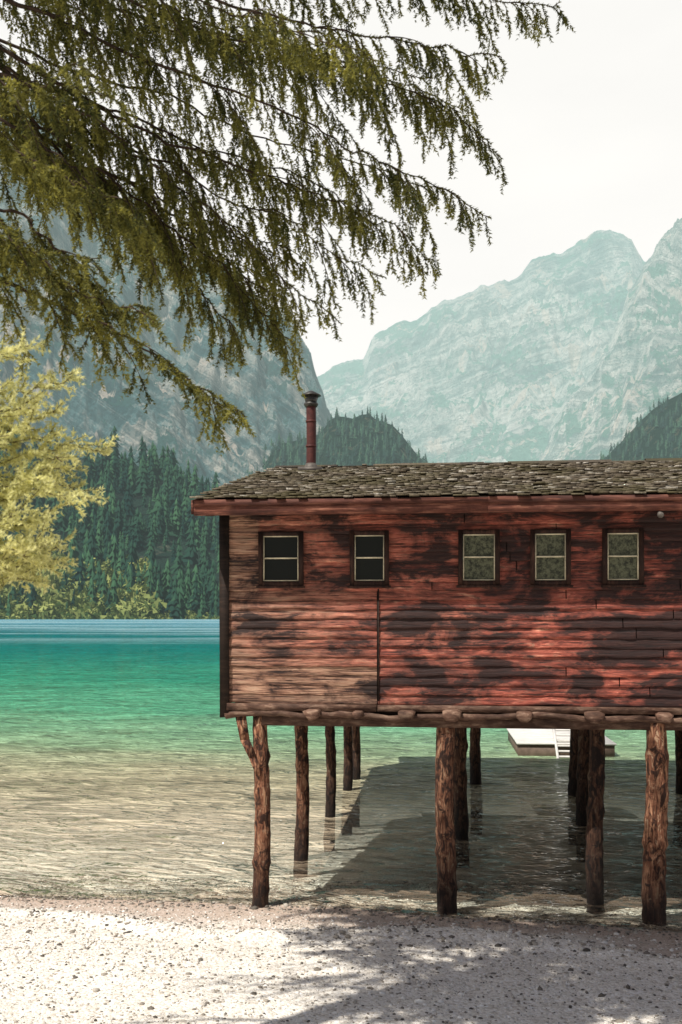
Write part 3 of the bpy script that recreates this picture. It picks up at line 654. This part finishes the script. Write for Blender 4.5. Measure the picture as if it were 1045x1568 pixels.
spruce=empty('spruce_tree',(0,0,0))
B=Bough(np.random.default_rng(12))
TX,TY=-3.1,5.4
A=Acc(); n=30; z=np.linspace(float(ground_z(TX,TY))-.3,17,n); A.tube(np.stack([TX+.05*np.sin(z*.5),TY+.04*np.cos(z*.6),z],-1),np.linspace(.24,.04,n),14,(.5,.5,.5),True,.03); A.obj('trunk',bark_mat,spruce,True)
limbs=[
 ([[TX,TY,8.7],[-2.2,6.0,8.1],[-.9,6.2,7.75],[.4,6.3,7.75],[1.38,6.3,7.62]],.5,.9),
 ([[TX,TY,8.3],[-2.0,5.9,7.7],[-.9,6.1,7.35],[.0,6.2,7.15],[.55,6.2,6.95],[.93,6.2,6.68]],.45,.9),
 ([[TX,TY,7.9],[-2.1,5.8,7.45],[-1.1,5.9,7.1],[-.3,6.0,6.8],[.35,6.0,6.42],[.90,6.0,6.14]],.45,.9),
 ([[TX,TY,7.7],[-2.1,6.1,7.2],[-1.25,6.3,6.85],[-.5,6.4,6.6],[.1,6.4,6.35],[.62,6.4,6.02]],.45,.8),
 ([[TX,TY,7.5],[-2.2,5.7,7.1],[-1.5,5.8,6.75],[-.95,5.9,6.35],[-.45,5.9,5.95],[-.0,5.9,5.47]],.4,.7),
 ([[TX,TY,7.2],[-2.2,5.9,6.9],[-1.6,6.0,6.5],[-1.05,6.0,6.15],[-.6,6.1,5.75],[-.25,6.1,5.35]],.4,.7),
 ([[TX,TY,7.1],[-2.3,6.3,6.8],[-1.4,6.6,6.65],[-.7,6.6,6.35],[-.25,6.6,6.05]],.4,.7),
 ([[TX,TY,8.0],[-2.5,6.8,7.7],[-1.2,7.0,7.35],[.1,7.1,7.0],[.75,7.1,6.75]],.5,.8),
 ([[TX,TY,8.2],[-2.3,5.3,7.6],[-1.3,5.4,7.15],[-.5,5.4,6.95],[.2,5.4,6.75]],.45,.8),
 ([[TX,TY,8.4],[-2.3,5.6,7.9],[-1.0,5.7,7.4],[-.2,5.8,7.2],[.5,5.9,7.15],[.95,5.9,7.05]],.5,.8),
 ([[TX,TY,6.6],[-2.3,4.9,6.05],[-1.75,4.8,5.75],[-1.45,4.8,5.45]],.3,.4),
 ([[TX,TY,6.3],[-2.2,5.0,5.75],[-1.7,5.0,5.50],[-1.3,5.0,5.35],[-.95,5.0,5.28]],.3,.4),
 ([[TX,TY,6.1],[-2.1,5.2,5.65],[-1.5,5.2,5.35],[-1.1,5.2,5.15],[-.75,5.2,4.98],[-.50,5.2,4.78]],.16,.2),
 ([[TX,TY,6.9],[-2.3,5.2,6.5],[-1.7,5.2,6.2],[-1.3,5.2,5.95],[-1.05,5.2,5.75]],.35,.5),
 ([[TX,TY,7.0],[-2.2,4.8,6.6],[-1.6,4.8,6.35],[-1.1,4.8,6.25]],.35,.5),
 ([[TX,TY,6.4],[-2.2,4.9,5.95],[-1.7,4.9,5.65],[-1.2,4.9,5.5]],.3,.4),
 ([[TX,TY,6.5],[-2.2,5.3,6.1],[-1.7,5.3,5.85],[-1.35,5.3,5.6],[-1.1,5.3,5.35]],.3,.4),
 ([[TX,TY,7.6],[-2.2,6.6,7.3],[-1.2,6.7,7.0],[-.3,6.7,6.7],[.3,6.7,6.4]],.5,.8),
 ([[TX,TY,8.1],[-2.2,6.4,7.9],[-1.2,6.6,7.7],[-.3,6.6,7.5],[.6,6.6,7.3]],.5,.8),
 ([[TX,TY,7.4],[-2.2,7.0,7.0],[-1.5,7.1,6.7],[-.8,7.1,6.4],[-.4,7.1,6.0]],.45,.7),
 ([[TX,TY,7.3],[-2.2,6.0,6.85],[-1.6,6.1,6.45],[-1.15,6.1,6.1],[-.85,6.1,5.7],[-.62,6.1,5.32]],.35,.5),
 ([[TX,TY,7.5],[-2.2,6.2,7.1],[-1.5,6.3,6.8],[-.9,6.3,6.5],[-.3,6.3,6.2],[.28,6.3,5.88]],.45,.7),
 ([[TX,TY,7.0],[-2.2,5.6,6.6],[-1.7,5.6,6.35],[-1.3,5.6,6.05],[-1.0,5.6,5.7]],.35,.5),
 ([[TX,TY,8.6],[-2.3,6.9,8.4],[-1.2,7.2,8.0],[.0,7.3,7.7],[1.0,7.3,7.4]],.5,.9),
 ([[TX,TY,7.3],[-2.1,6.2,6.95],[-1.4,6.3,6.55],[-.9,6.3,6.15],[-.5,6.3,5.75],[-.38,6.3,5.5]],.35,.5),
]
for i,(pts,sl0,sub) in enumerate(limbs):
    low=10<=i<=16
    B.limb(pts,.020,.0028,t0=.2,step=.072 if not low else .065,sl=(sl0*.45,.14),tert=.042,tl=(.05,.13),nl=.024,nw=.0095,per=270,bright=.45,droop=1.3 if not low else .6,subs=10 if not low else 6,subl=(sub,.28),hang=.45 if not low else .05)
rr=np.random.default_rng(99); cnt=0
while cnt<105:  # unseen overhead limbs added, tips aimed along the sun to shade the foreground
    gx_,gy_=rr.uniform(-.35,6.0),rr.uniform(8.0,12.9); z=rr.uniform(9.4,12.8)
    if cnt%3==0: gy_=rr.uniform(11.3,12.9)
    if cnt%3==1: gy_=rr.uniform(7.8,10.2)
    e=np.array([gx_-.42*z,gy_-.42*z,z])
    if e[1]>(z-.9-3.75)/.68 or e[1]<1.5: continue
    st=np.array([TX,TY,z+.6]); mid=(st+e)/2+np.array([0,0,.15]); cnt+=1
    B.limb([st,mid,e],.04,.006,t0=.35,step=.17,sl=(.20,.62),tert=.15,tl=(.18,.34),nl=.10,nw=.075,per=44,bright=.4,droop=.3,hang=0)
for i in range(14):
    a=rr.uniform(math.pi*.75,math.pi*1.6); z=rr.uniform(7,16); L=1.6*(17-z)/10+.4
    B.limb([[TX,TY,z],[TX+math.cos(a)*L*.5,TY+math.sin(a)*L*.5,z-.05],[TX+math.cos(a)*L,TY+math.sin(a)*L,z-.5]],.03,.006,t0=.1,step=.22,sl=(.5,.3),tert=.14,tl=(.16,.3),nl=.06,nw=.025,per=40,bright=.4)
B.finish('spruce',spruce,needle_mat)

young=empty('young_spruce_tree',(0,0,0))
B=Bough(np.random.default_rng(5)); YX,YY_=-2.35,4.1
A=Acc(); gz=float(ground_z(YX,YY_)); z=np.linspace(gz-.2,6.2,20); A.tube(np.stack([YX+.03*np.sin(z),YY_+0*z,z],-1),np.linspace(.06,.008,20),8); A.obj('trunk',bark_mat,young,True)
ends=[(-1.10,4.1,4.74),(-1.22,3.9,4.80),(-1.02,4.2,4.46),(-1.0,4.0,4.22),(-1.12,4.3,4.30),(-1.15,3.9,4.08),(-1.22,4.1,3.97),(-1.22,4.0,4.60),(-1.25,3.8,4.15),(-1.2,4.2,4.52),(-1.3,4.4,4.05),(-1.12,4.0,4.36),(-1.2,4.3,4.42),(-1.25,3.9,4.28),(-1.18,4.1,4.16),(-1.3,4.2,4.68),(-1.3,4.0,3.92),(-1.22,4.2,4.02),(-1.28,4.0,4.0),(-1.25,4.3,3.95),(-1.15,4.1,4.58),(-1.2,4.0,4.3),(-1.3,3.9,4.45)]
for e in ends:
    e=np.array(e); st=np.array([YX,YY_,e[2]-.25+rng.uniform(-.1,.1)])
    B.limb([st,(st+e)/2+[0,0,-.04],e],.008,.002,t0=.3,step=.04,sl=(.20,.09),tert=.03,tl=(.035,.075),nl=.022,nw=.0095,per=260,droop=-.2,bright=.55,side=.9,hang=-.1)
for i in range(14):
    a=rng.uniform(1.2,5.0); z=rng.uniform(gz+.5,5.8); L=1.0*(6.4-z)/4+.1
    B.limb([[YX,YY_,z],[YX+math.cos(a)*L*.5,YY_+math.sin(a)*L*.5,z+.02],[YX+math.cos(a)*L,YY_+math.sin(a)*L,z+.05]],.012,.003,t0=.15,step=.1,sl=(.25,.1),tert=.06,tl=(.06,.1),nl=.02,nw=.008,per=120,droop=-.1,bright=.5)
B.finish('young',young,needle_young)

# ---------------------------------------------------------------- light, sky, camera
sv=Vector((-.42,-.42,1)).normalized()
sun=bpy.data.lights.new('sun','SUN'); sun.energy=5.0; sun.angle=math.radians(.5); sun.color=(1,.965,.90)
so=link(bpy.data.objects.new('sun',sun)); so.rotation_euler=(-sv).to_track_quat('-Z','Y').to_euler(); so.location=(-8,-8,20)
w=bpy.data.worlds.new('World'); scene.world=w; w.use_nodes=True; nt=w.node_tree; nt.nodes.clear()
sky=nt.nodes.new('ShaderNodeTexSky'); sky.sky_type='NISHITA'; sky.sun_disc=False
sky.sun_elevation=math.asin(sv.z); sky.sun_rotation=math.atan2(sv.x,sv.y); sky.dust_density=2.0; sky.air_density=.8
tc=nt.nodes.new('ShaderNodeTexCoord'); nz=nt.nodes.new('ShaderNodeTexNoise'); nz.inputs['Scale'].default_value=2.2; nz.inputs['Detail'].default_value=6
mp=nt.nodes.new('ShaderNodeMapping'); mp.inputs['Scale'].default_value=(1,1,3); nt.links.new(tc.outputs['Generated'],mp.inputs[0]); nt.links.new(mp.outputs[0],nz.inputs['Vector'])
mr=nt.nodes.new('ShaderNodeMapRange'); mr.inputs['From Min'].default_value=.3; mr.inputs['From Max'].default_value=.7; mr.inputs['To Min'].default_value=.90; mr.inputs['To Max'].default_value=1.
nt.links.new(nz.outputs['Fac'],mr.inputs['Value'])
# valley haze: thick white toward the horizon at the lake's far end, opening to clear blue overhead
sx=nt.nodes.new('ShaderNodeSeparateXYZ'); nt.links.new(tc.outputs['Generated'],sx.inputs[0])
me_=nt.nodes.new('ShaderNodeMapRange'); me_.inputs['From Min'].default_value=.52; me_.inputs['From Max'].default_value=.68; me_.inputs['To Min'].default_value=1.; me_.inputs['To Max'].default_value=.0
nt.links.new(sx.outputs[2],me_.inputs['Value'])
my=nt.nodes.new('ShaderNodeMapRange'); my.inputs['From Min'].default_value=-.3; my.inputs['From Max'].default_value=.45; my.inputs['To Min'].default_value=.10; my.inputs['To Max'].default_value=1.
nt.links.new(sx.outputs[1],my.inputs['Value'])
mm=nt.nodes.new('ShaderNodeMath'); mm.operation='MULTIPLY'; nt.links.new(mr.outputs[0],mm.inputs[0]); nt.links.new(me_.outputs[0],mm.inputs[1])
m2=nt.nodes.new('ShaderNodeMath'); m2.operation='MULTIPLY'; nt.links.new(mm.outputs[0],m2.inputs[0]); nt.links.new(my.outputs[0],m2.inputs[1])
mx=nt.nodes.new('ShaderNodeMix'); mx.data_type='RGBA'; nt.links.new(m2.outputs[0],mx.inputs[0]); nt.links.new(sky.outputs[0],mx.inputs[6]); mx.inputs[7].default_value=(15.2,15.0,14.4,1)
bg=nt.nodes.new('ShaderNodeBackground'); bg.inputs['Strength'].default_value=.068; nt.links.new(mx.outputs[2],bg.inputs[0])
wo=nt.nodes.new('ShaderNodeOutputWorld'); nt.links.new(bg.outputs[0],wo.inputs[0])

cam=bpy.data.cameras.new('camera'); cam.sensor_fit='VERTICAL'; cam.sensor_height=36; cam.sensor_width=24; cam.lens=35; cam.shift_y=.0995; cam.clip_end=20000; cam.clip_start=.05
cam.dof.use_dof=True; cam.dof.focus_distance=12.5; cam.dof.aperture_fstop=4
co=link(bpy.data.objects.new('camera',cam)); co.location=(0,0,3.75); co.rotation_euler=(math.radians(90),0,0); scene.camera=co
